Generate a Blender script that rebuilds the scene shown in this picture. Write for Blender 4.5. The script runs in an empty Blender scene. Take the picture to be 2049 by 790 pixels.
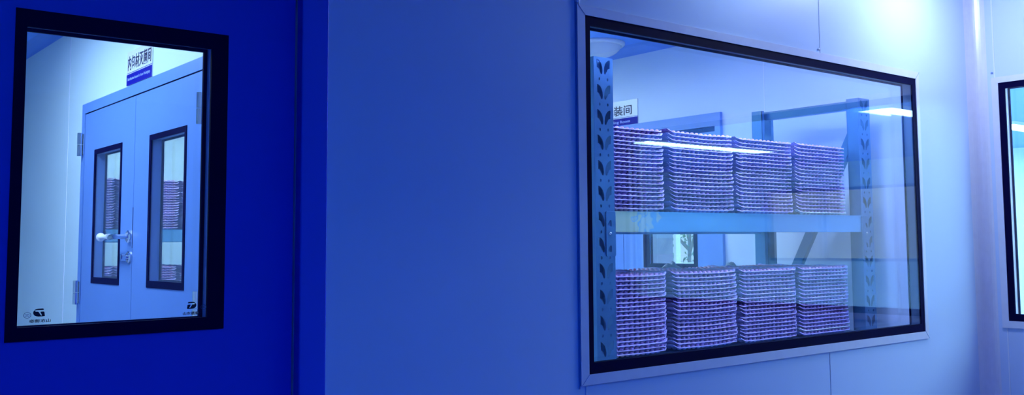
import bpy, bmesh, math, random
from mathutils import Matrix, Vector
random.seed(7)
SC = bpy.context.scene
COL = SC.collection
E = 1.43                       # eye height above the floor
TOP = 1.155 + E                # ceiling height

# ------------------------------------------------------------------ camera
cd = bpy.data.cameras.new('camera'); cam = bpy.data.objects.new('camera', cd); COL.objects.link(cam)
r = (0.757018919, -0.653304941, -0.010724252)
d = (0.0456658, 0.069274157, -0.996551918)
f = (0.651795206, 0.753918925, 0.082275541)
cam.matrix_world = Matrix(((r[0], -d[0], -f[0], 0), (r[1], -d[1], -f[1], 0), (r[2], -d[2], -f[2], E), (0, 0, 0, 1)))
cd.sensor_width = 36; cd.lens = 34.39513; cd.shift_x = -0.0543731; cd.shift_y = -0.0340439
cd.clip_start = 0.05; cd.clip_end = 200
SC.camera = cam

# ------------------------------------------------------------------ colour management, world, light levels
SC.view_settings.view_transform = 'Standard'; SC.view_settings.look = 'None'
SC.view_settings.gamma = 1; SC.view_settings.use_curve_mapping = False
SC.view_settings.exposure = 0
SC.cycles.transparent_max_bounces = 32        # several double-glazed windows stand one behind the other
W = bpy.data.worlds.new('sky'); SC.world = W; W.use_nodes = True
W.node_tree.nodes['Background'].inputs[0].default_value = (0.58, 0.86, 1.0, 1)
W.node_tree.nodes['Background'].inputs[1].default_value = 1.15
DOME_BRIGHT = ((0.54, 0.66, 1.0), 60)      # corridor lamp near the far corner
DOME_SMALL = ((0.45, 0.70, 1.0), 20)       # corridor lamp, dim
BLUE_FILL = ((0.002, 0.14, 1.0), 44)             # added unseen fill, tints the camera's end of the corridor deep blue
RACKFRONT_FILL = ((0.38, 0.50, 1.0), 54)  # added unseen fill that brightens the tray fronts
RACKROOM_FILL = ((0.72, 0.98, 1.0), 35)         # added unseen fill lamps of the rack room
STORE = ((0.50, 0.70, 0.98), 40)            # room behind the blue door
PANEL = ((0.58, 0.90, 1.0), 22)            # bright filling room

# ------------------------------------------------------------------ materials
def mat(name, col, rough=0.5, metal=0.0, noise=0.0, scale=8, bump=0.0, spec=0.5, emit=None, coat=0.0, rnd=0.0, alpha=1.0, aniso=None):
    m = bpy.data.materials.new(name); m.use_nodes = True
    nt = m.node_tree; b = nt.nodes['Principled BSDF']
    b.inputs['Base Color'].default_value = (*col, 1); b.inputs['Roughness'].default_value = rough
    b.inputs['Metallic'].default_value = metal; b.inputs['Specular IOR Level'].default_value = spec
    b.inputs['Coat Weight'].default_value = coat
    tc = nt.nodes.new('ShaderNodeTexCoord')
    n = nt.nodes.new('ShaderNodeTexNoise'); n.inputs['Scale'].default_value = scale; n.inputs['Detail'].default_value = 4
    src = tc.outputs['Object']
    if aniso:
        mp = nt.nodes.new('ShaderNodeMapping'); mp.inputs['Scale'].default_value = aniso
        nt.links.new(src, mp.inputs[0]); src = mp.outputs[0]
    nt.links.new(src, n.inputs['Vector'])
    mx = nt.nodes.new('ShaderNodeMix'); mx.data_type = 'RGBA'
    mx.inputs['A'].default_value = (*[c * (1 - noise) for c in col], 1)
    mx.inputs['B'].default_value = (*[min(1, c * (1 + noise)) for c in col], 1)
    nt.links.new(n.outputs['Fac'], mx.inputs['Factor'])
    out = mx.outputs['Result']
    if rnd:
        oi = nt.nodes.new('ShaderNodeObjectInfo'); hs = nt.nodes.new('ShaderNodeHueSaturation')
        mr = nt.nodes.new('ShaderNodeMapRange'); mr.inputs['To Min'].default_value = 1 - rnd; mr.inputs['To Max'].default_value = 1 + rnd
        nt.links.new(oi.outputs['Random'], mr.inputs['Value']); nt.links.new(mr.outputs[0], hs.inputs['Value'])
        nt.links.new(out, hs.inputs['Color']); out = hs.outputs[0]
    nt.links.new(out, b.inputs['Base Color'])
    if bump:
        bp = nt.nodes.new('ShaderNodeBump'); bp.inputs['Strength'].default_value = bump; bp.inputs['Distance'].default_value = 0.01
        nt.links.new(n.outputs['Fac'], bp.inputs['Height']); nt.links.new(bp.outputs[0], b.inputs['Normal'])
    if emit:
        b.inputs['Emission Color'].default_value = (*emit[0], 1); b.inputs['Emission Strength'].default_value = emit[1]
    return m

def glass_mat(name, tint=(1, 1, 1), ior=1.5, rough=0.0):
    m = bpy.data.materials.new(name); m.use_nodes = True; nt = m.node_tree; nt.nodes.clear()
    o = nt.nodes.new('ShaderNodeOutputMaterial'); mx = nt.nodes.new('ShaderNodeMixShader')
    tr = nt.nodes.new('ShaderNodeBsdfTransparent'); gl = nt.nodes.new('ShaderNodeBsdfGlossy')
    tr.inputs[0].default_value = (*tint, 1); gl.inputs['Roughness'].default_value = rough
    fr = nt.nodes.new('ShaderNodeFresnel'); ge = nt.nodes.new('ShaderNodeNewGeometry')
    mr = nt.nodes.new('ShaderNodeMapRange'); mr.inputs['To Min'].default_value = ior; mr.inputs['To Max'].default_value = 1 / ior
    nt.links.new(ge.outputs['Backfacing'], mr.inputs['Value']); nt.links.new(mr.outputs[0], fr.inputs[0])
    nt.links.new(fr.outputs[0], mx.inputs[0]); nt.links.new(tr.outputs[0], mx.inputs[1]); nt.links.new(gl.outputs[0], mx.inputs[2])
    nt.links.new(mx.outputs[0], o.inputs[0])
    return m

M = {
    'wall': mat('white_wall_panel', (0.62, 0.72, 0.86), 0.38, noise=0.02, scale=3, spec=0.5),
    'wall_in': mat('inner_wall_panel', (0.68, 0.84, 0.84), 0.45, noise=0.02, scale=3),
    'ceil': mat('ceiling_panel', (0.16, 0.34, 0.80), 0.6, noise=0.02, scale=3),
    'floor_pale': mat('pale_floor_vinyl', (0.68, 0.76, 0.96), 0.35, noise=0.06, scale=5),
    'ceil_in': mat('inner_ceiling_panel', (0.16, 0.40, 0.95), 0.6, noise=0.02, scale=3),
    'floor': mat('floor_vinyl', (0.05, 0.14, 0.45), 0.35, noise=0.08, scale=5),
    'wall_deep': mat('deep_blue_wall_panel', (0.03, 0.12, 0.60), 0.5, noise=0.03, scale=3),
    'joint': mat('joint_sealant', (0.80, 0.84, 0.90), 0.3, noise=0.03),
    'joint_dark': mat('joint_groove', (0.20, 0.30, 0.55), 0.5, noise=0.03),
    'alu': mat('brushed_aluminium', (0.80, 0.78, 0.82), 0.32, metal=0.15, noise=0.05, scale=30),
    'black': mat('black_enamel', (0.002, 0.001, 0.03), 0.5, noise=0.1, spec=0.05),
    'spacer': mat('window_spacer', (0.22, 0.33, 0.42), 0.35, metal=0.5, noise=0.05),
    'door': mat('blue_door_paint', (0.14, 0.29, 0.66), 0.4, noise=0.03, scale=4),
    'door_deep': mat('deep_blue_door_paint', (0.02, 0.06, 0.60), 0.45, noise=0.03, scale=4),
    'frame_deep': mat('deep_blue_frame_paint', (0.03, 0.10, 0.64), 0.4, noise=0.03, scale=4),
    'gap_shade': mat('door_gap_shade', (0.01, 0.02, 0.10), 0.7),  # near-black colour paints in the shade of the door gaps
    'steel': mat('galvanised_steel', (0.09, 0.24, 0.40), 0.28, metal=0.55, noise=0.12, scale=14, bump=0.06),
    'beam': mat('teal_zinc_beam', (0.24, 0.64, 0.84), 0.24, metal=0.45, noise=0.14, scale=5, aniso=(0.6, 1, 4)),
    'chrome': mat('chrome', (0.75, 0.78, 0.80), 0.15, metal=1.0, noise=0.03),
    'white_plastic': mat('white_plastic', (0.85, 0.87, 0.9), 0.4),
    'tray': mat('moulded_tray_plastic', (0.66, 0.54, 0.96), 0.5, noise=0.08, scale=20, rnd=0.24),
    'tray_white': mat('white_moulded_tray_plastic', (0.92, 0.95, 0.95), 0.4, noise=0.04, scale=20),
    'bump': mat('pink_tray_bump', (0.84, 0.42, 0.74), 0.45, noise=0.15, scale=25, rnd=0.25),
    'sign': mat('sign_acrylic', (0.82, 0.86, 0.90), 0.25, noise=0.02),
    'sign_blue': mat('sign_blue', (0.003, 0.002, 0.28), 0.5, noise=0.02, spec=0.15),
    'sign_light': mat('sign_letters_pale', (0.35, 0.45, 0.8), 0.4),
    'ink': mat('black_ink', (0.008, 0.008, 0.03), 0.5),
    'ink_grey': mat('grey_ink', (0.07, 0.10, 0.25), 0.5),
    'bark': mat('bark', (0.25, 0.24, 0.2), 0.9, noise=0.3, scale=20),
    'leaf': mat('leaf_green', (0.10, 0.34, 0.20), 0.6, noise=0.5, scale=6),
    'ground': mat('pale_ground', (0.8, 0.82, 0.8), 0.9, noise=0.2),
    'facade': mat('grey_render', (0.26, 0.30, 0.50), 0.8, noise=0.1),
    'glass': glass_mat('clear_glass', (0.97, 0.985, 1.0)),
}
for n_, (c_, s_) in dict(bright=DOME_BRIGHT, small=DOME_SMALL, dim=BLUE_FILL, rack=RACKROOM_FILL, rackfront_fill=RACKFRONT_FILL, store=STORE, panel=PANEL, off=((0, 0, 0), 0)).items():  # dim and rack are the added unseen fill lamps
    M['lamp_' + n_] = mat('lamp_diffuser_' + n_, (0.75, 0.8, 0.85), 0.35, emit=(c_, s_) if s_ else None)

# yellowish reflection painted into the colour at the left end of each zinc beam (object coordinates are the rack's own)
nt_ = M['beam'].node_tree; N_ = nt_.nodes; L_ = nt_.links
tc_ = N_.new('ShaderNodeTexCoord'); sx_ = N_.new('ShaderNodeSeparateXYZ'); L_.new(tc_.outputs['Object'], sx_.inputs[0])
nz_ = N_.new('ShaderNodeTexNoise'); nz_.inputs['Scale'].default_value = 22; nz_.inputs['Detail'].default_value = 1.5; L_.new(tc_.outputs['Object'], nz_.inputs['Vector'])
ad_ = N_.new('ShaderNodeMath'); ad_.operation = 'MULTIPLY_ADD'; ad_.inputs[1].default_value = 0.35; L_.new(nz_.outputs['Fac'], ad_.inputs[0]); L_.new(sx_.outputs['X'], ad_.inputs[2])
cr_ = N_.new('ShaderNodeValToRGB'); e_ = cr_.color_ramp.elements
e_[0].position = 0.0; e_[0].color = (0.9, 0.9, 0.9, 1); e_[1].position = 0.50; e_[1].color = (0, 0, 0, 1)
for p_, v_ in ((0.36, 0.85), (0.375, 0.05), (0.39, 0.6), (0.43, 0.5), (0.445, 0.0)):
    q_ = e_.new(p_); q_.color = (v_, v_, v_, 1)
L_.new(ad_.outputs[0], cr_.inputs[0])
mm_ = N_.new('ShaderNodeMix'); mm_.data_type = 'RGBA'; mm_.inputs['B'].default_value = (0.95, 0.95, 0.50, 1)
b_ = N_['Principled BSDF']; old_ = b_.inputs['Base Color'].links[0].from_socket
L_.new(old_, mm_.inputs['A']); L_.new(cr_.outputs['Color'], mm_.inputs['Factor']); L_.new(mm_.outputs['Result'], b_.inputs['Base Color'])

# ------------------------------------------------------------------ helpers
def link(name, me, m, parent=None, smooth=False):
    o = bpy.data.objects.new(name, me); COL.objects.link(o)
    for x in (m if isinstance(m, (list, tuple)) else [m]): me.materials.append(M[x])
    if parent is not None: o.parent = parent
    if smooth:
        for p in me.polygons: p.use_smooth = True
    return o
def obj(name, bm, m, parent=None, smooth=False):
    me = bpy.data.meshes.new(name); bm.normal_update(); bm.to_mesh(me); bm.free()
    return link(name, me, m, parent, smooth)
def empty(name, loc=(0, 0, 0)):
    o = bpy.data.objects.new(name, None); COL.objects.link(o); o.location = loc; o.empty_display_size = 0.1; return o
def struct(o): o['kind'] = 'structure'; return o
def tag(o, label, cat, group=None):
    o['label'] = label; o['category'] = cat
    if group: o['group'] = group
    return o
def box(bm, x0, x1, y0, y1, z0, z1, bev=0.0):
    if x0 > x1: x0, x1 = x1, x0
    if y0 > y1: y0, y1 = y1, y0
    if z0 > z1: z0, z1 = z1, z0
    t = bmesh.new()
    bmesh.ops.create_cube(t, size=1)
    for v in t.verts:
        v.co = Vector(((x0 + x1) / 2 + v.co.x * (x1 - x0), (y0 + y1) / 2 + v.co.y * (y1 - y0), (z0 + z1) / 2 + v.co.z * (z1 - z0)))
    if bev: bmesh.ops.bevel(t, geom=t.edges[:] , offset=bev, segments=2, affect='EDGES', profile=0.5)
    merge(bm, t)
def merge(bm, t):
    me = bpy.data.meshes.new('tmp'); t.to_mesh(me); t.free(); bm.from_mesh(me); bpy.data.meshes.remove(me)
def boxobj(name, b, m, parent=None, bev=0.0):
    bm = bmesh.new(); box(bm, *b, bev=bev); return obj(name, bm, m, parent)
def cyl(bm, p0, p1, r0, r1=None, seg=20):
    r1 = r0 if r1 is None else r1
    p0 = Vector(p0); p1 = Vector(p1); L = (p1 - p0).length
    t = bmesh.new(); bmesh.ops.create_cone(t, cap_ends=True, segments=seg, radius1=r0, radius2=r1, depth=L)
    q = Vector((0, 0, 1)).rotation_difference((p1 - p0).normalized()).to_matrix().to_4x4()
    bmesh.ops.transform(t, matrix=Matrix.Translation((p0 + p1) / 2) @ q, verts=t.verts); merge(bm, t)
def lathe(bm, prof, seg=32, mtx=Matrix()):
    rings = []
    for (rr, z) in prof:
        rings.append([bm.verts.new(mtx @ Vector((rr * math.cos(2 * math.pi * k / seg), rr * math.sin(2 * math.pi * k / seg), z))) for k in range(seg)] if rr > 1e-6 else [bm.verts.new(mtx @ Vector((0, 0, z)))])
    for a, b in zip(rings, rings[1:]):
        for k in range(seg):
            k2 = (k + 1) % seg
            if len(a) == 1 and len(b) == 1: continue
            if len(a) == 1: bm.faces.new((a[0], b[k], b[k2]))
            elif len(b) == 1: bm.faces.new((a[k], b[0], a[k2]))
            else: bm.faces.new((a[k], b[k], b[k2], a[k2]))
# a slab with rectangular openings. axis 'y': slab spans u=x, v=z, thickness in y. axis 'x': u=y.
def slab(bm, axis, a0, a1, u0, u1, v0, v1, holes=()):
    us = sorted({u0, u1, *[h[0] for h in holes], *[h[1] for h in holes]}); us = [u for u in us if u0 <= u <= u1]
    vs = sorted({v0, v1, *[h[2] for h in holes], *[h[3] for h in holes]}); vs = [v for v in vs if v0 <= v <= v1]
    def solid(i, j):
        if i < 0 or j < 0 or i >= len(us) - 1 or j >= len(vs) - 1: return False
        cu = (us[i] + us[i + 1]) / 2; cv = (vs[j] + vs[j + 1]) / 2
        return not any(h[0] < cu < h[1] and h[2] < cv < h[3] for h in holes)
    P = (lambda a, u, v: (u, a, v)) if axis == 'y' else (lambda a, u, v: (a, u, v))
    cache = {}
    def V(a, i, j):
        k = (a, i, j)
        if k not in cache: cache[k] = bm.verts.new(P(a, us[i], vs[j]))
        return cache[k]
    for i in range(len(us) - 1):
        for j in range(len(vs) - 1):
            if not solid(i, j): continue
            for a in (a0, a1): bm.faces.new((V(a, i, j), V(a, i + 1, j), V(a, i + 1, j + 1), V(a, i, j + 1)))
            for (di, dj, e) in ((-1, 0, ((i, j), (i, j + 1))), (1, 0, ((i + 1, j), (i + 1, j + 1))), (0, -1, ((i, j), (i + 1, j))), (0, 1, ((i, j + 1), (i + 1, j + 1)))):
                if not solid(i + di, j + dj):
                    (p, q) = e; bm.faces.new((V(a0, *p), V(a0, *q), V(a1, *q), V(a1, *p)))
    bmesh.ops.recalc_face_normals(bm, faces=bm.faces)
def slabobj(name, m, axis, a0, a1, u0, u1, v0, v1, holes=(), parent=None):
    bm = bmesh.new(); slab(bm, axis, a0, a1, u0, u1, v0, v1, holes); return obj(name, bm, m, parent)
def ring(name, m, axis, a0, a1, O, I, parent):      # O, I = (u0,u1,v0,v1) outer and inner
    return slabobj(name, m, axis, a0, a1, *O, holes=[I], parent=parent)
def text_mesh(body, size, extrude=0.0004):
    c = bpy.data.curves.new('t', 'FONT'); c.body = body; c.size = size; c.extrude = extrude; c.align_x = 'CENTER'; c.align_y = 'CENTER'; c.resolution_u = 3; c.offset = .0016
    o = bpy.data.objects.new('t', c); COL.objects.link(o)
    bpy.context.view_layer.update()
    me = bpy.data.meshes.new_from_object(o.evaluated_get(bpy.context.evaluated_depsgraph_get()))
    bpy.data.objects.remove(o); bpy.data.curves.remove(c)
    me.materials.clear()
    return me
def fit(me, w, h):                                    # scale flat xy text to a box, centred
    xs = [v.co.x for v in me.vertices]; ys = [v.co.y for v in me.vertices]
    cx, cy = (min(xs) + max(xs)) / 2, (min(ys) + max(ys)) / 2; sx = w / (max(xs) - min(xs)); sy = h / (max(ys) - min(ys))
    for v in me.vertices: v.co.x = (v.co.x - cx) * sx; v.co.y = (v.co.y - cy) * sy
# orientation of flat lettering: facing -Y (front wall) or facing -X (walls seen from the left)
ROT_Y = Matrix(((1, 0, 0, 0), (0, 0, -1, 0), (0, 1, 0, 0), (0, 0, 0, 1)))
ROT_X = Matrix(((0, 0, -1, 0), (-1, 0, 0, 0), (0, 1, 0, 0), (0, 0, 0, 1)))
def place_text(name, body, w, h, loc, rot, m, parent, mirror=False, extrude=0.0004):
    me = text_mesh(body, 0.1, extrude); fit(me, -w if mirror else w, h)
    me.transform(Matrix.Translation(loc) @ rot)
    return link(name, me, m, parent)

# ------------------------------------------------------------------ structure
WX0, WX1 = 1.794, 3.547; WZ0, WZ1 = E - .354, E + .634
DX0, DX1 = -0.10, 0.943
DOORH = E + 0.645
struct(slabobj('wall_front', 'wall', 'y', 2.0, 2.05, -3.0, 4.03, 0, TOP, holes=[(DX0, DX1, -1, DOORH), (WX0, WX1, WZ0, WZ1)]))
RY0, RY1 = -0.05, 1.892; RZ0, RZ1 = E - .337, E + .651
D3Y0, D3Y1 = 3.43, 4.965
struct(slabobj('wall_right', 'wall', 'x', 4.03, 4.08, -4.0, 8.5, 0, TOP, holes=[(RY0, RY1, RZ0, RZ1), (D3Y0, D3Y1, -1, E + .62)]))
D2Y0, D2Y1 = 3.49, 5.035
struct(slabobj('wall_middle', 'wall_in', 'x', 1.30, 1.35, 2.05, 8.0, 0, TOP, holes=[(D2Y0, D2Y1, -1, E + .645)]))
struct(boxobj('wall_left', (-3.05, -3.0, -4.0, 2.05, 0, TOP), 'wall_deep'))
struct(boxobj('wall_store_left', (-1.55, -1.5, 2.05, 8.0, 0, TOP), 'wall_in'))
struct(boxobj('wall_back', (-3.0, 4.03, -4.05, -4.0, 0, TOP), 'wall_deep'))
struct(boxobj('wall_rack_back', (-3.0, 4.03, 8.0, 8.05, 0, TOP), 'wall_in'))
EX0, EX1, EZ0, EZ1 = 8.50, 9.62, E - .31, E + .62
struct(slabobj('wall_filling_back', 'wall_in', 'y', 8.5, 8.55, 4.08, 12.5, 0, TOP, holes=[(EX0, EX1, EZ0, EZ1)]))
FY0, FY1, FZ0, FZ1 = -5.6, -2.4, E - .30, E + .78
struct(slabobj('wall_filling_right', 'wall_in', 'x', 12.5, 12.55, -7.0, 8.5, 0, TOP, holes=[(FY0, FY1, FZ0, FZ1)]))
struct(boxobj('wall_filling_near', (4.08, 12.5, -7.05, -7.0, 0, TOP), 'wall_in'))
struct(boxobj('wall_filling_left', (4.03, 4.08, -7.0, -4.0, 0, TOP), 'wall_in'))
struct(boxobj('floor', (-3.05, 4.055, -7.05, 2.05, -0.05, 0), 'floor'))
struct(boxobj('floor', (-3.05, 4.055, 2.05, 8.55, -0.05, 0), 'floor_pale'))
struct(boxobj('floor', (4.055, 12.55, -7.05, 8.55, -0.05, 0), 'floor_pale'))
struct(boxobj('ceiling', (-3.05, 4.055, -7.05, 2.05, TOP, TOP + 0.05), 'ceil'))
struct(boxobj('ceiling', (-3.05, 4.055, 2.05, 8.55, TOP, TOP + 0.05), 'ceil_in'))
struct(boxobj('ceiling', (4.055, 12.55, -7.05, 8.55, TOP, TOP + 0.05), 'ceil_in'))

# coved corner trims
def cove(name, axis, p, q, R, a0, a1, m):            # quarter-round concave fillet at corner; p,q corner coords, signs in R
    bm = bmesh.new(); n = 10; rows = []
    for a in (a0, a1):
        row = []
        for k in range(n + 1):
            t = math.pi / 2 * k / n
            u = p + R[0] * (1 - math.sin(t)); v = q + R[1] * (1 - math.cos(t))
            row.append(bm.verts.new((u, v, a) if axis == 'z' else (u, a, v)))
        row.append(bm.verts.new((p, q, a) if axis == 'z' else (p, a, q)))
        rows.append(row)
    for k in range(n + 2):
        k2 = (k + 1) % (n + 2)
        bm.faces.new((rows[0][k], rows[0][k2], rows[1][k2], rows[1][k]))
    bm.faces.new(rows[0]); bm.faces.new(rows[1]); bmesh.ops.recalc_face_normals(bm, faces=bm.faces)
    return struct(obj(name, bm, m))
cove('trim_1', 'z', 4.03, 2.0, (-0.062, -0.062), 0, TOP, 'alu')
cove('trim_2', 'y', 1.30, TOP, (-0.055, -0.055), 2.05, 8.0, 'ceil')
cove('trim_3', 'y', 4.03, TOP, (-0.055, -0.055), 2.05, 8.0, 'ceil')
# panel joints
def joint(n, b, m='joint'): struct(boxobj('trim_%d' % n, b, m))
joint(4, (2.914, 2.917, 1.9985, 2.0, E + .661, TOP)); joint(5, (2.914, 2.917, 1.9985, 2.0, 0, E - .382))
joint(24, (2.9175, 2.919, 1.9992, 2.0, E + .661, TOP), 'joint_dark'); joint(25, (2.9175, 2.919, 1.9992, 2.0, 0, E - .382), 'joint_dark')
joint(6, (1.775, 1.779, 1.9985, 2.0, E + .661, TOP)); joint(7, (1.785, 1.789, 1.9985, 2.0, 0, E - .382))
joint(8, (4.0285, 4.03, 1.904, 1.909, E + .676, TOP)); joint(9, (4.0285, 4.03, 1.900, 1.905, 0, E - .368))
joint(10, (1.2985, 1.30, 5.34, 5.348, 0, TOP - .055)); joint(11, (4.0285, 4.03, 3.106, 3.112, 0, TOP - .055))
joint(12, (1.760, 1.7645, 1.9985, 2.0, E - .39, E + .67), 'joint_dark')
joint(26, (-2.9, -.12, 1.9985, 2.0, E + .8, E + .804))

# ------------------------------------------------------------------ panes and windows
def pane(name, axis, a0, a1, O, parent):
    return slabobj(name, 'glass', axis, a0, a1, *O, parent=parent)

# the maker's mark: a D-shaped badge with a slanted T cut out, ring mark and four characters
def outline_prism(bm, pts, th):
    a = [bm.verts.new((x, y, th)) for x, y in pts]; b = [bm.verts.new((x, y, 0)) for x, y in pts]
    bm.faces.new(a); bm.faces.new(b[::-1]); n = len(pts)
    for k in range(n): bm.faces.new((a[k], b[k], b[(k + 1) % n], a[(k + 1) % n]))
def makers_mark(parent, cx, cz, y, s, mirror, tx, tz, tw, th):
    sg = -1 if mirror else 1
    bm = bmesh.new()
    arc = [(0.55 + 0.45 * math.sin(t), 0.5 + 0.5 * math.cos(t)) for t in [math.pi * k / 12 for k in range(13)]]
    # outer D outline whose T is left open at the left: top bar strip, stem gap, lower body
    top = [(-0.02, 0.86), (0.03, 1.0)] + [(0.55, 1.0)] + arc[1:4] + [(0.78, 0.80), (0.0, 0.80)]
    left = [(-0.14, 0.0), (0.10, 0.0), (0.30, 0.52), (0.29, 0.60), (-0.04, 0.60), (-0.08, 0.52), (-0.01, 0.46)]
    right = [(0.18, 0.0)] + [(0.55, 0.0)] + arc[::-1][1:9] + [(0.80, 0.80), (0.80, 0.64), (0.50, 0.60)]
    base = [(0.0, -0.02), (0.55, -0.02), (0.55, 0.10), (0.0, 0.10)]
    for poly in (top, left, right, base): outline_prism(bm, poly, 0.0003)
    bmesh.ops.triangulate(bm, faces=bm.faces)
    bmesh.ops.scale(bm, vec=(s * sg, s * 0.82, 1), verts=bm.verts)
    bmesh.ops.transform(bm, matrix=Matrix.Translation((cx, y, cz)) @ ROT_Y, verts=bm.verts)
    bmesh.ops.recalc_face_normals(bm, faces=bm.faces)
    obj('maker_mark', bm, 'ink', parent)
    place_text('maker_lettering', '山东德泰', tw, th, (tx, y, tz), ROT_Y, 'ink', parent, mirror)
def ring_mark(parent, cx, cz, y, r_, inner, mirror=False):
    bm = bmesh.new()
    n = 28
    for r0, r1 in ((r_, r_ * 0.86),):
        A = [bm.verts.new((r0 * 1.15 * math.cos(2 * math.pi * k / n), r0 * math.sin(2 * math.pi * k / n), 0)) for k in range(n)]
        B = [bm.verts.new((r1 * 1.15 * math.cos(2 * math.pi * k / n), r1 * math.sin(2 * math.pi * k / n), 0)) for k in range(n)]
        for k in range(n): bm.faces.new((A[k], A[(k + 1) % n], B[(k + 1) % n], B[k]))
    bmesh.ops.transform(bm, matrix=Matrix.Translation((cx, y, cz)) @ ROT_Y, verts=bm.verts)
    obj('ring_mark', bm, 'ink_grey', parent)
    place_text('ring_lettering', inner, r_ * 1.3, r_ * 0.8, (cx, y, cz), ROT_Y, 'ink_grey', parent, mirror)

# window_1: big window in the front wall
w1 = struct(empty('window_1', (WX0, 2.0, WZ0)))
def kid(parent_loc, objs):
    for o in objs:
        o.location = -Vector(parent_loc)
        for c in o.children: c.location = (0, 0, 0)
O = (WX0, WX1, WZ0, WZ1); I = (WX0 + .020, WX1 - .025, WZ0 + .030, WZ1 - .027)
I2 = (WX0 + .020, WX1 - .020, WZ0 + .025, WZ1 - .026)
ks = [ring('trim_frame', 'alu', 'y', 1.994, 2.0, (WX0 - .029, WX1 + .023, WZ0 - .028, WZ1 + .027), O, w1),
      ring('black_border', 'black', 'y', 1.997, 2.004, O, I, w1),
      ring('spacer_frame', 'spacer', 'y', 2.0045, 2.044, O, (WX0 + .016, WX1 - .016, WZ0 + .018, WZ1 - .019), w1),
      ring('inner_border', 'black', 'y', 2.0445, 2.05, O, I2, w1),
      pane('glass_pane', 'y', 1.9985, 2.0025, I, w1), pane('glass_pane', 'y', 2.045, 2.049, I2, w1)]
kid(w1.location, ks)
bm = bmesh.new()      # mitred corner joints of the aluminium trim
for (x, z, sx, sz) in ((WX0, WZ0, -1, -1), (WX1, WZ0, 1, -1), (WX0, WZ1, -1, 1), (WX1, WZ1, 1, 1)):
    t = bmesh.new(); bmesh.ops.create_cube(t, size=1)
    bmesh.ops.scale(t, vec=(0.039, 0.0008, 0.0012), verts=t.verts)
    bmesh.ops.transform(t, matrix=Matrix.Translation((x + sx * .013 - WX0, -0.0062, z + sz * .0135 - WZ0)) @ Matrix.Rotation(-sx * sz * math.pi / 4, 4, 'Y'), verts=t.verts); merge(bm, t)
obj('mitre_line', bm, 'joint_dark', w1)

# window_2: window in the right wall of the corridor
w2 = struct(empty('window_2', (4.03, RY0, RZ0)))
O = (RY0, RY1, RZ0, RZ1); I = (RY0 + .03, RY1 - .027, RZ0 + .030, RZ1 - .026)
I2 = (RY0 + .026, RY1 - .0255, RZ0 + .026, RZ1 - .024)
kid(w2.location, [ring('trim_frame', 'alu', 'x', 4.024, 4.03, (RY0 - .028, RY1 + .028, RZ0 - .029, RZ1 + .025), O, w2),
      ring('black_border', 'black', 'x', 4.027, 4.034, O, I, w2),
      ring('spacer_frame', 'alu', 'x', 4.0345, 4.074, O, (RY0 + .018, RY1 - .018, RZ0 + .018, RZ1 - .018), w2),
      ring('inner_border', 'black', 'x', 4.0745, 4.080, O, I2, w2),
      pane('glass_pane', 'x', 4.0285, 4.0325, I, w2), pane('glass_pane', 'x', 4.075, 4.079, I2, w2)])

# window_3: outside window in the filling room, window_4: long outside window
w3 = struct(empty('window_3', (EX0, 8.5, EZ0)))
kid(w3.location, [ring('window_frame', 'alu', 'y', 8.49, 8.54, (EX0, EX1, EZ0, EZ1), (EX0 + .05, EX1 - .05, EZ0 + .05, EZ1 - .05), w3),
      slabobj('mullion', 'white_plastic', 'y', 8.49, 8.53, 9.135, 9.215, EZ0 + .05, EZ1 - .05, parent=w3),
      pane('glass_pane', 'y', 8.51, 8.516, (EX0 + .05, EX1 - .05, EZ0 + .05, EZ1 - .05), w3)])
w4 = struct(empty('window_4', (12.5, FY0, FZ0)))
k4 = [ring('window_frame', 'spacer', 'x', 12.48, 12.54, (FY0, FY1, FZ0, FZ1), (FY0 + .04, FY1 - .04, FZ0 + .04, FZ1 - .04), w4),
      pane('glass_pane', 'x', 12.51, 12.516, (FY0 + .04, FY1 - .04, FZ0 + .04, FZ1 - .04), w4)]
for yy in (-4.6, -3.5): k4.append(slabobj('mullion', 'alu', 'x', 12.485, 12.53, yy, yy + .05, FZ0 + .04, FZ1 - .04, parent=w4))
kid(w4.location, k4)

# ------------------------------------------------------------------ doors
def vision(parent, axis, a0, a1, O, b, cav=0.045, extra=0.0, marks=False):
    I = (O[0] + b[0], O[1] - b[1], O[2] + b[2], O[3] - b[3])
    I2 = (I[0] + extra, I[1] - extra, I[2] + extra * 0.5, I[3] - extra * 0.5)
    vf = ring('window_frame', 'black', axis, a0 - .003, a0 + .004, O, I, parent)
    ks = [vf, ring('window_lining', 'door', axis, a0 + .0045, a1 - .0045, O, (O[0] + b[0] * .8, O[1] - b[1] * .8, O[2] + b[2] * .8, O[3] - b[3] * .8), parent),
          ring('window_frame', 'black', axis, a1 - .004, a1 + .003, O, I2, parent)]
    p1 = pane('glass_pane', axis, a0 - .001, a0 + .002, I, parent); p2 = pane('glass_pane', axis, a1 - .002, a1 + .001, I2, parent)
    return ks + [p1, p2], p1

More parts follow.
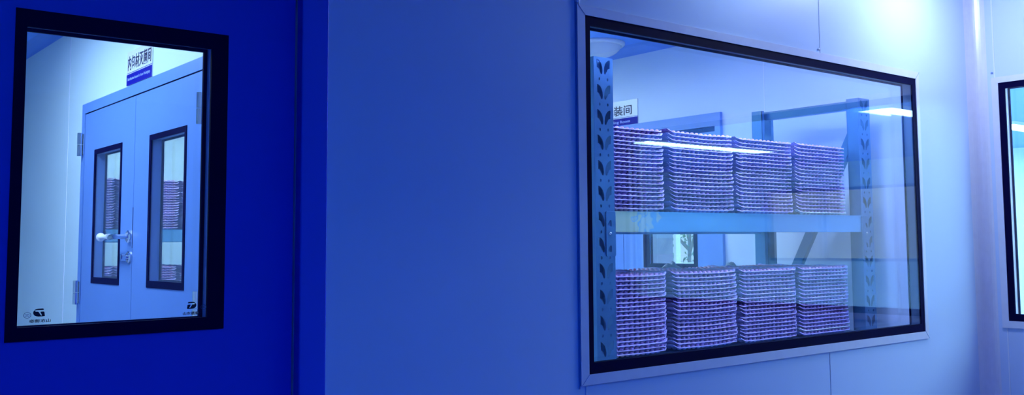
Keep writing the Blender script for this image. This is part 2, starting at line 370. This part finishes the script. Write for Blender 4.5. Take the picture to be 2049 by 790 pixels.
# door_1: blue door in the front wall, right in front of the camera
d1 = struct(empty('door_1', (0.42, 2.0, 0)))
V1 = (.392, .789, E - .166, E + .443)
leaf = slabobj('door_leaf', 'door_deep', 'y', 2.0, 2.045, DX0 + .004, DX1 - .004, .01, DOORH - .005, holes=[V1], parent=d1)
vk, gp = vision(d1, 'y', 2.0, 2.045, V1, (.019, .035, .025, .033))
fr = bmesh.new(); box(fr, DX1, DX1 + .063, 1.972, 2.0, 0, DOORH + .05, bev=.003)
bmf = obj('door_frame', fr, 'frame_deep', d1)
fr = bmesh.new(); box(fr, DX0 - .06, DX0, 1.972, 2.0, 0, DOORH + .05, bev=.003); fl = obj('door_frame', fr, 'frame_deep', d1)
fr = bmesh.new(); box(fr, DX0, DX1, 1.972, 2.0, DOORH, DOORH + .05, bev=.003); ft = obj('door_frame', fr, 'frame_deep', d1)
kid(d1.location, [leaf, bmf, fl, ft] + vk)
mk = []
makers_mark(gp, .4542, E - .1225, 1.9988, .0172, True, .4485, E - .1305, .036, .0062); makers_mark(gp, .7165, E - .1225, 1.9988, .0165, False, .7225, E - .1315, .032, .0062)
ring_mark(gp, .4275, E - .1195, 1.9988, .0055, 'CCC', True); ring_mark(gp, .7475, E - .1205, 1.9988, .0050, 'CCC')

def hinge(parent, x, y, z0, z1, off):
    bm = bmesh.new(); cyl(bm, (x - .014, y, z0), (x - .014, y, (z0 + z1) / 2 - .001), .0125, seg=16); cyl(bm, (x - .014, y, (z0 + z1) / 2 + .001), (x - .014, y, z1), .0125, seg=16)
    box(bm, x - .004, x, y - .018, y + .018, z0 + .005, z1 - .005)
    h = obj('hinge', bm, 'chrome', parent, smooth=False); h.location = -Vector(off); return h
def lever_set(parent, x, y, z, off, dirn=1):
    bm = bmesh.new()
    lathe(bm, [(0, 0.012), (.022, .012), (.027, .008), (.0275, 0), (0, 0)], 28, Matrix.Translation((x, y, z)) @ ROT_X)
    h = obj('handle_rose', bm, 'chrome', parent); h.location = -Vector(off)
    bm = bmesh.new(); cyl(bm, (x - .01, y, z), (x - .062, y, z), .010, seg=16); cyl(bm, (x - .062, y - .012, z), (x - .062, y + dirn * .085, z - .001), .0105, seg=18)
    l = obj('door_handle', bm, 'chrome', parent); l.location = -Vector(off)
    bm = bmesh.new()
    q = Matrix.Translation((x - .062, y + dirn * .07, z)) @ Matrix.Rotation(-dirn * math.pi / 2, 4, 'X')
    lathe(bm, [(0, 0), (.0135, .0), (.0125, .03), (.0095, .05), (.0095, .105), (.0125, .114), (.0185, .119), (.0185, .121), (0, .117)], 20, q)
    s_ = obj('handle_sleeve', bm, 'white_plastic', parent); s_.location = -Vector(off)
    bm = bmesh.new(); lathe(bm, [(0, 0.010), (.021, .010), (.0255, .006), (.026, 0), (0, 0)], 28, Matrix.Translation((x, y - .005, z - .085)) @ ROT_X)
    c = obj('lock_rose', bm, 'chrome', parent); c.location = -Vector(off)
    bm = bmesh.new(); box(bm, x - .034, x - .010, y - .004, y + .006, z - .100, z - .072, bev=.003); cyl(bm, (x - .009, y, z - .085), (x - .03, y, z - .085), .009, seg=14)
    k = obj('lock_knob', bm, 'chrome', parent); k.location = -Vector(off)

# door_2: double door of the room behind the blue door
d2 = struct(empty('door_2', (1.3, 4.26, 0))); off = d2.location
fr = slabobj('door_frame', 'door', 'x', 1.296, 1.352, 3.462, 5.083, 0, E + .692, holes=[(D2Y0, D2Y1, -1, E + .645)], parent=d2); fr.location = -off
VR = (3.670, 4.088, E - .158, E + .455); VL = (4.448, 4.862, E - .158, E + .457)
for (y0, y1, V) in ((D2Y0 + .004, 4.279, VR), (4.283, D2Y1 - .004, VL)):
    lf = slabobj('door_leaf', 'door', 'x', 1.299, 1.344, y0, y1, .01, E + .640, holes=[V], parent=d2)
    ks, _ = vision(d2, 'x', 1.299, 1.344, V, (.020, .022, .028, .022), extra=.006)
    kid(off, [lf] + ks)
g_ = slabobj('door_shade_slab', 'gap_shade', 'x', 1.3445, 1.352, D2Y0, D2Y1, 0, E + .645, holes=[(D2Y0 + .02, 4.262, -1, E + .62), (4.30, D2Y1 - .02, -1, E + .62)], parent=d2); g_.location = -off
for (y, z0, z1) in ((3.500, .440, .555), (5.052, .440, .552), (5.050, -.262, -.150), (3.500, -.275, -.155)): hinge(d2, 1.296, y, E + z0, E + z1, off)
lever_set(d2, 1.299, 4.318, E + .048, off)
bm = bmesh.new(); box(bm, 1.2975, 1.300, 4.2795, 4.2825, E + .0, E + .17); s = obj('strike_slot_shade', bm, 'gap_shade', d2); s.location = -off

# door_3: double door to the filling room behind the rack
d3 = struct(empty('door_3', (4.03, 4.2, 0))); off = d3.location
fr = slabobj('door_frame', 'door', 'x', 4.010, 4.082, 3.392, 5.005, 0, E + .692, holes=[(D3Y0, D3Y1, -1, E + .62)], parent=d3); fr.location = -off
VR = (3.588, 4.000, E - .142, E + .42); VL = (4.35, 4.76, E - .142, E + .42)
for (y0, y1, V) in ((D3Y0 + .004, 4.163, VR), (4.167, D3Y1 - .004, VL)):
    lf = slabobj('door_leaf', 'door', 'x', 4.030, 4.052, y0, y1, .01, E + .594, holes=[V], parent=d3)
    ks, gp3 = vision(d3, 'x', 4.030, 4.052, V, (.026, .046, .022, .022), extra=.004)
    kid(off, [lf] + ks)
g_ = slabobj('door_shade_slab', 'gap_shade', 'x', 4.0525, 4.060, D3Y0, D3Y1, 0, E + .62, holes=[(D3Y0 + .02, 4.15, -1, E + .58), (4.18, D3Y1 - .02, -1, E + .58)], parent=d3); g_.location = -off  # near-black stop stands in for the shade above the leaves

# ------------------------------------------------------------------ signs
def sign(x, y0, y1, z0, z1, zband, zh, en, label):
    yc = (y0 + y1) / 2
    s = tag(empty('door_sign', (x, yc, z0)), label, 'sign')
    off = s.location
    a = boxobj('sign_plate', (x - .004, x - .0005, y0, y1, z0, z1), 'sign', s, bev=.001); a.location = -off
    b = boxobj('sign_band', (x - .0055, x - .0041, y0, y1, z0, zband), 'sign_blue', s); b.location = -off
    b = boxobj('sign_stripe', (x - .0050, x - .0041, y0, y1, zband + .004, zband + .006), 'sign_blue', s); b.location = -off
    for (body, w, h, z, m) in ((zh[0], zh[1], zh[2], zh[3], 'ink'), (en[0], en[1], en[2], (z0 + zband) / 2, 'sign_light')):
        t = place_text('sign_lettering', body, w, h, (x - (.0062 if m == 'sign_light' else .0045), yc, z), ROT_X, m, s); t.location = -off
sign(1.30, 4.078, 4.402, E + .695, E + .842, E + .743, ('内包材灭菌间', .30, .062, E + .790), ('Sterilization Room for Inner Packagings', .29, .016), 'white and navy sign above the double door behind the left vision window')
sign(4.03, 4.027, 4.357, E + .690, E + .842, E + .737, ('灌装间', .235, .060, E + .783), ('Bottling Room', .205, .021), 'white and navy sign above the blue door behind the storage rack')

# ------------------------------------------------------------------ lamps
def dome(x, y, m, label, R=.16):
    t = tag(empty('ceiling_lamp', (x, y, TOP)), label, 'lamp')
    bm = bmesh.new(); lathe(bm, [(0, 0), (R, 0), (R, -.012), (R * .93, -.022), (R * .88, -.022), (R * .88, -.004), (0, -.004)], 40); obj('lamp_base', bm, 'white_plastic', t, smooth=True)
    bm = bmesh.new(); lathe(bm, [(R * .86, -.012)] + [(R * .86 * math.cos(a), -.012 - .075 * math.sin(a)) for a in [math.pi / 2 * k / 8 for k in range(1, 9)]], 40); obj('lamp_shade', bm, m, t, smooth=True)
    return t
dome(3.44, 1.60, 'lamp_bright', 'bright round ceiling lamp near the corridor corner')
dome(2.40, 1.87, 'lamp_small', 'small round ceiling lamp tight against the wall over the wide window', R=.11)
dome(3.80, 4.12, 'lamp_off', 'unlit round ceiling lamp above the near rack upright')
def panel(x, y, w, dd, label, m, group=None, skirt=.03):
    t = tag(empty('panel_or_fill_lamp', (x, y, TOP)), label, 'lamp', group)
    bm = bmesh.new()
    for q in ((-w / 2, w / 2, -dd / 2, -dd / 2 + .015), (-w / 2, w / 2, dd / 2 - .015, dd / 2), (-w / 2, -w / 2 + .015, -dd / 2 + .015, dd / 2 - .015), (w / 2 - .015, w / 2, -dd / 2 + .015, dd / 2 - .015)): box(bm, *q, -.03 - (skirt - .03) , 0)
    obj('lamp_frame', bm, 'white_plastic', t)
    bm = bmesh.new(); box(bm, -w / 2 + .015, w / 2 - .015, -dd / 2 + .015, dd / 2 - .015, -.024, -.004); obj('lamp_diffuser', bm, m, t)
panel(0.5, -0.6, 1.2, .30, 'added deep blue fill lamp over the dark end of the corridor', 'lamp_dim')
panel(3.0, 2.24, 1.1, .20, 'added fill lamp on the ceiling between the wide window and the near rack', 'lamp_rackfront_fill')
panel(2.9, 3.85, .20, 1.2, 'added fill lamp on the ceiling over the near rack', 'lamp_rack', skirt=.045)
panel(2.3, 7.3, 1.2, .30, 'added fill lamp on the ceiling behind the far rack', 'lamp_rack')
panel(2.6, 5.4, 1.2, .30, 'added fill lamp on the ceiling over the aisle between the two racks', 'lamp_rack')
panel(0.55, 4.3, .30, 1.6, 'flat ceiling lamp in the room behind the blue door', 'lamp_store')
for (x, y, w, lab) in ((8.9, -3.72, 2.35, 'long flat ceiling lamp reflected across the upper tray stacks'), (8.5, -0.58, 2.0, 'long flat ceiling lamp reflected at the right edge of the wide window'),
                  (10.6, 4.50, 2.0, 'long flat ceiling lamp seen through the right-hand window')):
    panel(x, y, w, .28, lab, 'lamp_panel', 'flat ceiling lamps of the filling room')
ORD_ = ('first', 'second', 'third', 'fourth', 'fifth', 'sixth', 'seventh')
for x in (5.1, 6.5):  # unseen rows of lamps added to brighten the filling room
    for k, y in enumerate((-5.4, -3.4, -1.4, 0.6, 2.6, 4.6, 6.6)):
        panel(x, y, 1.2, .60, '%s added fill lamp from the near end, %s row of the filling room' % (ORD_[k], 'window-side' if x < 6 else 'inner'), 'lamp_panel', 'added fill lamps of the filling room')

for (y, k) in ((1.0, 'nearer the corridor'), (2.6, 'beside the long bare wall'), (6.5, 'short of the far corner'), (7.7, 'in the far corner')):  # unseen lamps added to brighten the room's far wall
    panel(11.3, y, 1.2, .60, 'added fill lamp deep in the filling room, ' + k, 'lamp_panel', 'added fill lamps of the filling room')

# ------------------------------------------------------------------ storage racks
UW, UD, PITCH = .088, .060, .0865
def upright_web_mesh(z0, z1, ztop_pattern):
    c = bpy.data.curves.new('u', 'CURVE'); c.dimensions = '2D'; c.fill_mode = 'BOTH'; c.extrude = .0011; c.bevel_depth = .0004; c.resolution_u = 1
    def spl(pts):
        s = c.splines.new('POLY'); s.points.add(len(pts) - 1); s.use_cyclic_u = True
        for p, q in zip(s.points, pts): p.co = (q[0], q[1], 0, 1)
    h = UW / 2; spl([(-h, z0), (h, z0), (h, z1), (-h, z1)])
    wing = [(.70, .98), (.72, .90), (.68, .58), (.70, .42), (.62, .40), (.52, .37), (.44, .30), (.41, .20), (.34, .15), (.29, .10), (.28, .03), (.20, -.02), (.10, .02), (.06, .22), (.10, .48), (.20, .70), (.36, .86), (.56, .97)]
    z = ztop_pattern
    while z - .09 > z0:
        for sg in (-1, 1): spl([(sg * x * h, z - .052 + y * .052) for x, y in wing])
        for sg in (-1, 1):
            spl([(sg * .43 * h + .0042 * math.cos(a), z - .0695 + .0058 * math.sin(a)) for a in [2 * math.pi * k / 12 for k in range(12)]])
        z -= PITCH
    o = bpy.data.objects.new('u', c); COL.objects.link(o); bpy.context.view_layer.update()
    me = bpy.data.meshes.new_from_object(o.evaluated_get(bpy.context.evaluated_depsgraph_get())); bpy.data.objects.remove(o)
    me.materials.clear(); me.transform(ROT_Y); return me
WEB = upright_web_mesh(0.004, E + .632, E + .626)
def upright_bm(front=True):
    bm = bmesh.new(); bm.from_mesh(WEB)
    h = UW / 2; z0, z1 = .004, E + .632
    for sg in (-1, 1):
        box(bm, sg * h - (.0012 if sg > 0 else -.0012) - .0012, sg * h - (.0012 if sg > 0 else -.0012) + .0012, 0.0, UD, z0, z1)
        xl = sorted((sg * h, sg * (h - .018))); box(bm, xl[0], xl[1], UD - .002, UD, z0, z1)
    box(bm, -h - .012, h + .012, -.012, UD + .012, 0, .006)
    if not front:
        bmesh.ops.rotate(bm, cent=(0, 0, 0), matrix=Matrix.Rotation(math.pi, 3, 'Z'), verts=bm.verts)
    return bm
def bar(bm, p, q, w, t):   # flat channel between two points in the y-z plane at constant x
    p = Vector(p); q = Vector(q); L = (q - p).length; t_ = bmesh.new()
    for b in ((-t / 2, t / 2, -w / 2, -w / 2 + .002), (-t / 2, t / 2, w / 2 - .002, w / 2), (-t / 2, -t / 2 + .002, -w / 2, w / 2)):
        box(t_, b[0], b[1], b[2], b[3], -L / 2, L / 2)
    dv = (q - p).normalized(); ang = math.atan2(-dv.y, dv.z)
    bmesh.ops.transform(t_, matrix=Matrix.Translation((p + q) / 2) @ Matrix.Rotation(ang, 4, 'X'), verts=t_.verts); merge(bm, t_)
RX0, RX1, RYF, RYB = 2.212, 3.890, 2.42, 3.012
SH_HI, SH_LO = E + .107, E - .394
def make_rack():
    off = Vector((RX0, RYF, 0)); t = empty('storage_rack', off)
    def part(name, bm, m, sm=False): o = obj(name, bm, m, t, sm); return o
    W_ = RX1 - RX0; D_ = RYB - RYF
    for x in (UW / 2, W_ - UW / 2):
        a = part('upright', upright_bm(True), 'steel'); a.location = (x, 0, 0)
        b = part('upright', upright_bm(False), 'steel'); b.location = (x, D_, 0)
    for x in (UW / 2, W_ - UW / 2):
        for z in (E + .607, E - .45, .25):
            bm = bmesh.new(); bar(bm, (x, UD - .01, z), (x, D_ - UD + .01, z), .040, .028); part('side_brace', bm, 'steel')
        bm = bmesh.new(); bar(bm, (x, UD - .015, E + .50), (x, D_ - UD + .015, E - .42), .046, .026); part('diagonal_brace', bm, 'steel')
        bm = bmesh.new(); bar(bm, (x, D_ - UD + .015, E - .47), (x, UD - .015, .30), .046, .026); part('diagonal_brace', bm, 'steel')
    for zt in (SH_HI, SH_LO):
        for yb in (0.0, D_ - .04):
            bm = bmesh.new(); box(bm, UW + .001, W_ - UW - .001, yb + .002, yb + .038, zt - .071, zt, bev=.002)
            if yb == 0.0: box(bm, UW + .001, W_ - UW - .001, yb - .0005, yb + .003, zt - .002, zt + .001)
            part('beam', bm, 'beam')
        for k in range(4):
            x0 = UW + .004 + k * (W_ - 2 * UW - .008) / 4; x1 = x0 + (W_ - 2 * UW - .008) / 4 - .002
            bm = bmesh.new(); box(bm, x0, x1, .039, D_ - .041, zt - .010, zt - .001); 
            for q in range(3): box(bm, x0 + .01, x1 - .01, .12 + q * .15, .14 + q * .15, zt - .03, zt - .010)
            part('shelf_panel', bm, 'steel')
        for (x, sg) in ((UW, -1), (W_ - UW, 1)):       # hooked beam end plates with two D slots and a bolt
            c = bpy.data.curves.new('p', 'CURVE'); c.dimensions = '2D'; c.fill_mode = 'BOTH'; c.extrude = .0012; c.bevel_depth = .0005; c.resolution_u = 1
            def spl(pts):
                s = c.splines.new('POLY'); s.points.add(len(pts) - 1); s.use_cyclic_u = True
                for p, q in zip(s.points, pts): p.co = (q[0], q[1], 0, 1)
            def rr(x0, x1, y0, y1, R):
                out = []
                for (cx, cy, a0) in ((x1 - R, y1 - R, 0), (x0 + R, y1 - R, 90), (x0 + R, y0 + R, 180), (x1 - R, y0 + R, 270)):
                    for k in range(5): a = math.radians(a0 + k * 22.5); out.append((cx + R * math.cos(a), cy + R * math.sin(a)))
                return out
            spl(rr(0, .043, -.152, 0, .006))
            for zc in (-.052, -.138):
                spl([(.008, zc), (.008, zc + .008), (.012, zc + .017), (.018, zc + .022), (.024, zc + .022), (.024, zc)])
            o = bpy.data.objects.new('p', c); COL.objects.link(o); bpy.context.view_layer.update()
            me = bpy.data.meshes.new_from_object(o.evaluated_get(bpy.context.evaluated_depsgraph_get())); bpy.data.objects.remove(o)
            me.materials.clear(); 
            if sg > 0: me.transform(Matrix.Scale(-1, 4, (1, 0, 0)))
            me.transform(Matrix.Translation((x - .043 if sg < 0 else x + .043, -.0038, zt)) @ ROT_Y)
            p_ = link('beam_plate', me, 'steel', t)
            bm = bmesh.new(); xb = x - .026 if sg < 0 else x + .026
            lathe(bm, [(0, .006), (.0035, .0055), (.0055, .003), (.006, 0), (0, 0)], 14, Matrix.Translation((xb, -.005, zt - .075)) @ ROT_Y)
            obj('bolt', bm, 'chrome', p_, True)
    return t
rack = make_rack(); tag(rack, 'perforated steel storage rack right behind the wide window', 'rack', 'steel storage racks')
def copy_tree(o, parent=None):
    c = o.copy(); COL.objects.link(c)
    if parent is not None: c.parent = parent
    for ch in list(o.children): copy_tree(ch, c)
    return c
rack2 = copy_tree(rack); rack2.location = (1.362, 6.0, 0)
rack2['label'] = 'perforated steel storage rack seen through the double door windows'

# ------------------------------------------------------------------ trays
CELL = .0250
def tray_meshes(nc, nr, ll, rl, seed, smile):
    R = random.Random(seed); n = 6
    # x samples: left lip, cells, right lip ; y samples: front rim, cells, back rim
    xs = []; w = nc * CELL
    xs += [-ll * (1 - k / 6) for k in range(6)] if ll > .01 else [-ll]
    xs += [k * CELL / n for k in range(nc * n + 1)]
    xs += [w + rl * (k / 6) for k in range(1, 7)]
    ys = [-.0075, -.0072, -.0035] + [k * CELL / n for k in range(nr * n + 1)] + [nr * CELL + .004, nr * CELL + .012]
    ph = [R.uniform(0, 6.28) for _ in range(6)]; am = [R.uniform(.45, 1.3) for _ in range(6)]
    cx = w / 2; tot = w + ll + rl
    def warp(x, y):
        u = (x - cx) / (w / 2)
        z = smile * (u * u) + .0006 * am[0] * math.sin(9 * x + ph[0]) + .0005 * am[1] * math.sin(26 * x + 7 * y + ph[1])
        return z
    bm = bmesh.new(); grid = []
    for y in ys:
        row = []
        for x in xs:
            z = warp(max(-.004, min(w + .004, x)), y); yy = y; xx = x
            if 0 <= x <= w and 0 <= y <= nr * CELL:
                dx = (x / CELL) % 1 - .5; dy = (y / CELL) % 1 - .5
                if x in (0, w): dx = .5
                r2 = (dx * dx + dy * dy) / .205
                if r2 < 1: z -= .0116 * (1 - r2) ** .55
            e = max(0, -x / ll if ll > .01 else 0, (x - w) / rl)
            if e > 0:
                side = 3 if x < 0 else 4
                z += .0085 * am[side] * e ** 1.6 + .0022 * e * math.sin(y * 55 + ph[side]) - .002 * math.sin(e * 3.1)
                if y < .01: yy += .010 * e ** 2 * (1 + .3 * am[2])
                xx = x + (.0022 * e * math.sin(y * 37 + ph[5])) * (1 if x > 0 else -1)
            if y <= -.0075: z -= .0026; yy -= .0002
            row.append(bm.verts.new((xx - cx, yy, z)))
        grid.append(row)
    for a, b in zip(grid, grid[1:]):
        for k in range(len(a) - 1): bm.faces.new((a[k], a[k + 1], b[k + 1], b[k]))
    sheet = bpy.data.meshes.new('cell_sheet'); bm.normal_update(); bm.to_mesh(sheet); bm.free()
    bm = bmesh.new(); hh = .0070; rr = .0076
    for j in range(nr + 1):
        for i in range(nc + 1):
            if 1 < j < nr - 1 and 1 < i < nc - 1 and False: continue
            x = i * CELL; y = j * CELL; z = warp(x, y)
            if j == 0: y += .004
            q = R.uniform(.82, 1.1)
            lathe(bm, [(rr * .98, -.001), (rr * .93, hh * .42 * q), (rr * .62, hh * .85 * q), (0, hh * q)], 8, Matrix.Translation((x - cx, y, z)))
    dm = bpy.data.meshes.new('raised_bumps'); bm.normal_update(); bm.to_mesh(dm); bm.free()
    for me in (sheet, dm):
        for p in me.polygons: p.use_smooth = True
    sheet.materials.append(M['tray']); dm.materials.append(M['bump'])
    return sheet, dm
NR = 19
VAR = [tray_meshes(12, NR, .0275, .0275, 11 + k, s) for k, s in enumerate((.0008, .0008, .0008, .0030, .0030, .0030))]
VARN = [tray_meshes(9, NR, .004, .0275, 31 + k, .0008) for k in range(3)]
white_sheet = VAR[0][0].copy(); white_sheet.materials.clear(); white_sheet.materials.append(M['tray_white'])
ORD = ['topmost', 'second', 'third', 'fourth', 'fifth', 'sixth', 'seventh', 'eighth', 'ninth', 'tenth', 'eleventh', 'twelfth', 'thirteenth', 'fourteenth', 'fifteenth', 'sixteenth', 'seventeenth', 'eighteenth', 'nineteenth', 'bottom']
PT = .01475
proto = {}
def tray_things(variant, narrow, white=False):
    key = (variant, narrow, white)
    sheet, dm = (VARN if narrow else VAR)[variant]
    if white: sheet = white_sheet
    if key not in proto:
        t = empty('moulded_tray'); a = bpy.data.objects.new('cell_sheet', sheet); b = bpy.data.objects.new('raised_bumps', dm)
        for o in (a, b): COL.objects.link(o); o.parent = t
        proto[key] = t; return t
    return copy_tree(proto[key])
def stack(cx, yf, base, n, where, group, narrow=False, white_at=(), curl=0):
    dx = dy = 0.0; rz = 0.0
    for k in range(n):
        idx = n - 1 - k                                  # counted from the top
        t = tray_things(random.randrange(3) + (0 if narrow else 3 * curl), narrow, k in white_at)
        dx = max(-.006, min(.006, dx + random.uniform(-.0018, .0018))); dy = max(0, min(.006, dy + random.uniform(-.0014, .0014)))
        rz = max(-.012, min(.012, rz + random.uniform(-.004, .004)))
        t.location = (cx + dx * (.35 if narrow else 1), yf + .009 + dy, base + .0125 + PT * k)
        t.rotation_euler = (0, 0, rz * (.3 if narrow else 1))
        look = 'whiter bumpy tray' if k in white_at else 'lavender bumpy tray'
        place = 'topmost' if idx == 0 else 'bottommost' if k == 0 else ORD[idx] + ' from top'
        t['label'] = '%s, %s, %s' % (look, place, where)
        t['category'] = 'tray'; t['group'] = group
N_HI, N_LO = 20, 19
CENT = [(2.4365, True), (2.787, False), (3.166, False), (3.546, False)]
POS = ['leftmost stack', 'second stack from left', 'third stack from left', 'rightmost stack']
for (cx, nar), pos, w_ in zip(CENT, POS, ((), (), (), (0,))):
    stack(cx, RYF + .015, SH_HI + .0005, N_HI, pos + ', near rack, upper shelf', 'trays on the near rack, upper shelf', nar, white_at=w_, curl=1 if pos[0] == 's' else 0)
for (cx, nar), pos, w_ in zip(CENT, POS, ((), (), (), (1,))):
    stack(cx, RYF + .015, SH_LO + .0005, N_LO, pos + ', near rack, lower shelf', 'trays on the near rack, lower shelf', nar, white_at=w_, curl=1 if pos[0] == 's' else 0)
CENT2 = [(1.588, True), (1.912, False), (2.290, False)]
POS2 = ['leftmost stack', 'middle stack', 'rightmost stack']
for base, n, lev in ((SH_HI, N_HI, 'upper'), (SH_LO, N_LO, 'lower')):
    for (cx, nar), pos in zip(CENT2, POS2):
        stack(cx, 6.015, base + .0005, n, pos + ', far rack, %s shelf' % lev, 'trays on the far rack, %s shelf' % lev, nar)

# ------------------------------------------------------------------ small fixings on the wall
def blob(x, y, z, r_, label, face, name='sealant_blob', m='joint', cat='sealant', seed=3):
    bm = bmesh.new(); bmesh.ops.create_icosphere(bm, subdivisions=3, radius=r_); R = random.Random(seed)
    for v in bm.verts: v.co *= 1 + .25 * math.sin(v.co.x * 900 + seed) * math.cos(v.co.z * 700)
    bmesh.ops.scale(bm, vec=(1, .45, 1) if face == 'y' else (.45, 1, 1), verts=bm.verts)
    o = obj(name, bm, m, smooth=True); o.location = (x, y, z); tag(o, label, cat)
blob(1.768, 1.996, E + .672, .009, 'crumpled sealant lump at the upper left corner of the wide window trim', 'y')
blob(2.905, 1.997, E + .674, .0055, 'small sealant bead on the seam above the wide window', 'y', seed=5)
blob(4.027, 1.916, E + .697, .0045, 'small grey screw head above the right-hand window trim', 'x', 'screw', 'joint_dark', 'screw', seed=8)

def scrap(x, y, z, w, h, label, seed):
    R = random.Random(seed); bm = bmesh.new(); n = 12; g = []
    for j in range(7):
        row = []
        for i in range(n + 1):
            u = i / n; v = j / 6
            hh = h * (.35 + .65 * abs(math.sin(u * 5.3 + seed)) * (1 - (2 * u - 1) ** 4))
            row.append(bm.verts.new(((u - .5) * w, (v - .5) * .05 + .006 * math.sin(u * 9 + seed), hh * math.sin(math.pi * v) * (1 + .3 * math.sin(u * 17 + v * 5)))))
        g.append(row)
    for a, b in zip(g, g[1:]):
        for k in range(n): bm.faces.new((a[k], a[k + 1], b[k + 1], b[k]))
    o = obj('film_scrap', bm, 'white_plastic', smooth=True); o.location = (x, y, z); tag(o, label, 'plastic film')
    so = o.modifiers.new('s', 'SOLIDIFY'); so.thickness = .0006
ZL = SH_LO + .0005 + .0125 + PT * (N_LO - 1) + .0052; ZH = SH_HI + .0005 + .0125 + PT * (N_HI - 1) + .0052
scrap(3.035, 2.85, ZL, .075, .026, 'crumpled white film scrap on the lower stacks below the outside window', 1)
scrap(3.415, 2.85, ZL, .035, .018, 'small white film scrap on top of the rightmost lower stack', 4)

# ------------------------------------------------------------------ outside the filling room
struct(boxobj('ground', (-6, 40, 8.6, 45, -0.35, -0.3), 'ground'))
p = boxobj('gate_pillar', (12.42, 12.84, 12.0, 12.6, -.3, 4.0), 'facade', bev=.02); tag(p, 'grey rendered pillar outside the far window', 'pillar')
def tree(x, y, h, r_, label, seed, low=.22):
    R = random.Random(seed); t = tag(empty('tree', (x, y, -.3)), label, 'tree')
    bm = bmesh.new(); cyl(bm, (0, 0, 0), (.1, 0, h * .7), .05, .03, 10)
    for k in range(6):
        a = R.uniform(0, 6.28); z = h * R.uniform(.3, .65); cyl(bm, (.05, 0, z), (.7 * math.cos(a), .7 * math.sin(a), z + R.uniform(.3, .9)), .04, .015, 6)
    obj('trunk', bm, 'bark', t)
    bm = bmesh.new()
    for k in range(800):
        a = R.uniform(0, 6.28); rr = r_ * R.random() ** .5; z = h * R.uniform(low, 1.0)
        c = Vector((rr * math.cos(a), rr * math.sin(a), z)); s = R.uniform(.03, .07)
        q = Matrix.Rotation(R.uniform(0, 6.28), 3, 'Z') @ Matrix.Rotation(R.uniform(0, 3.1), 3, 'X')
        vs = [bm.verts.new(c + q @ Vector(p_)) for p_ in ((-s * .5, 0, 0), (0, -s, .01), (s * .5, 0, 0), (0, s, .01))]
        bm.faces.new(vs)
    obj('foliage', bm, 'leaf', t)
tree(15.3, 13.9, 3.6, .62, 'leafy green tree outside, right of the window mullion', 2)
tree(12.85, 12.75, 4.2, .50, 'small leafy tree outside, left of the grey pillar', 4, .45)
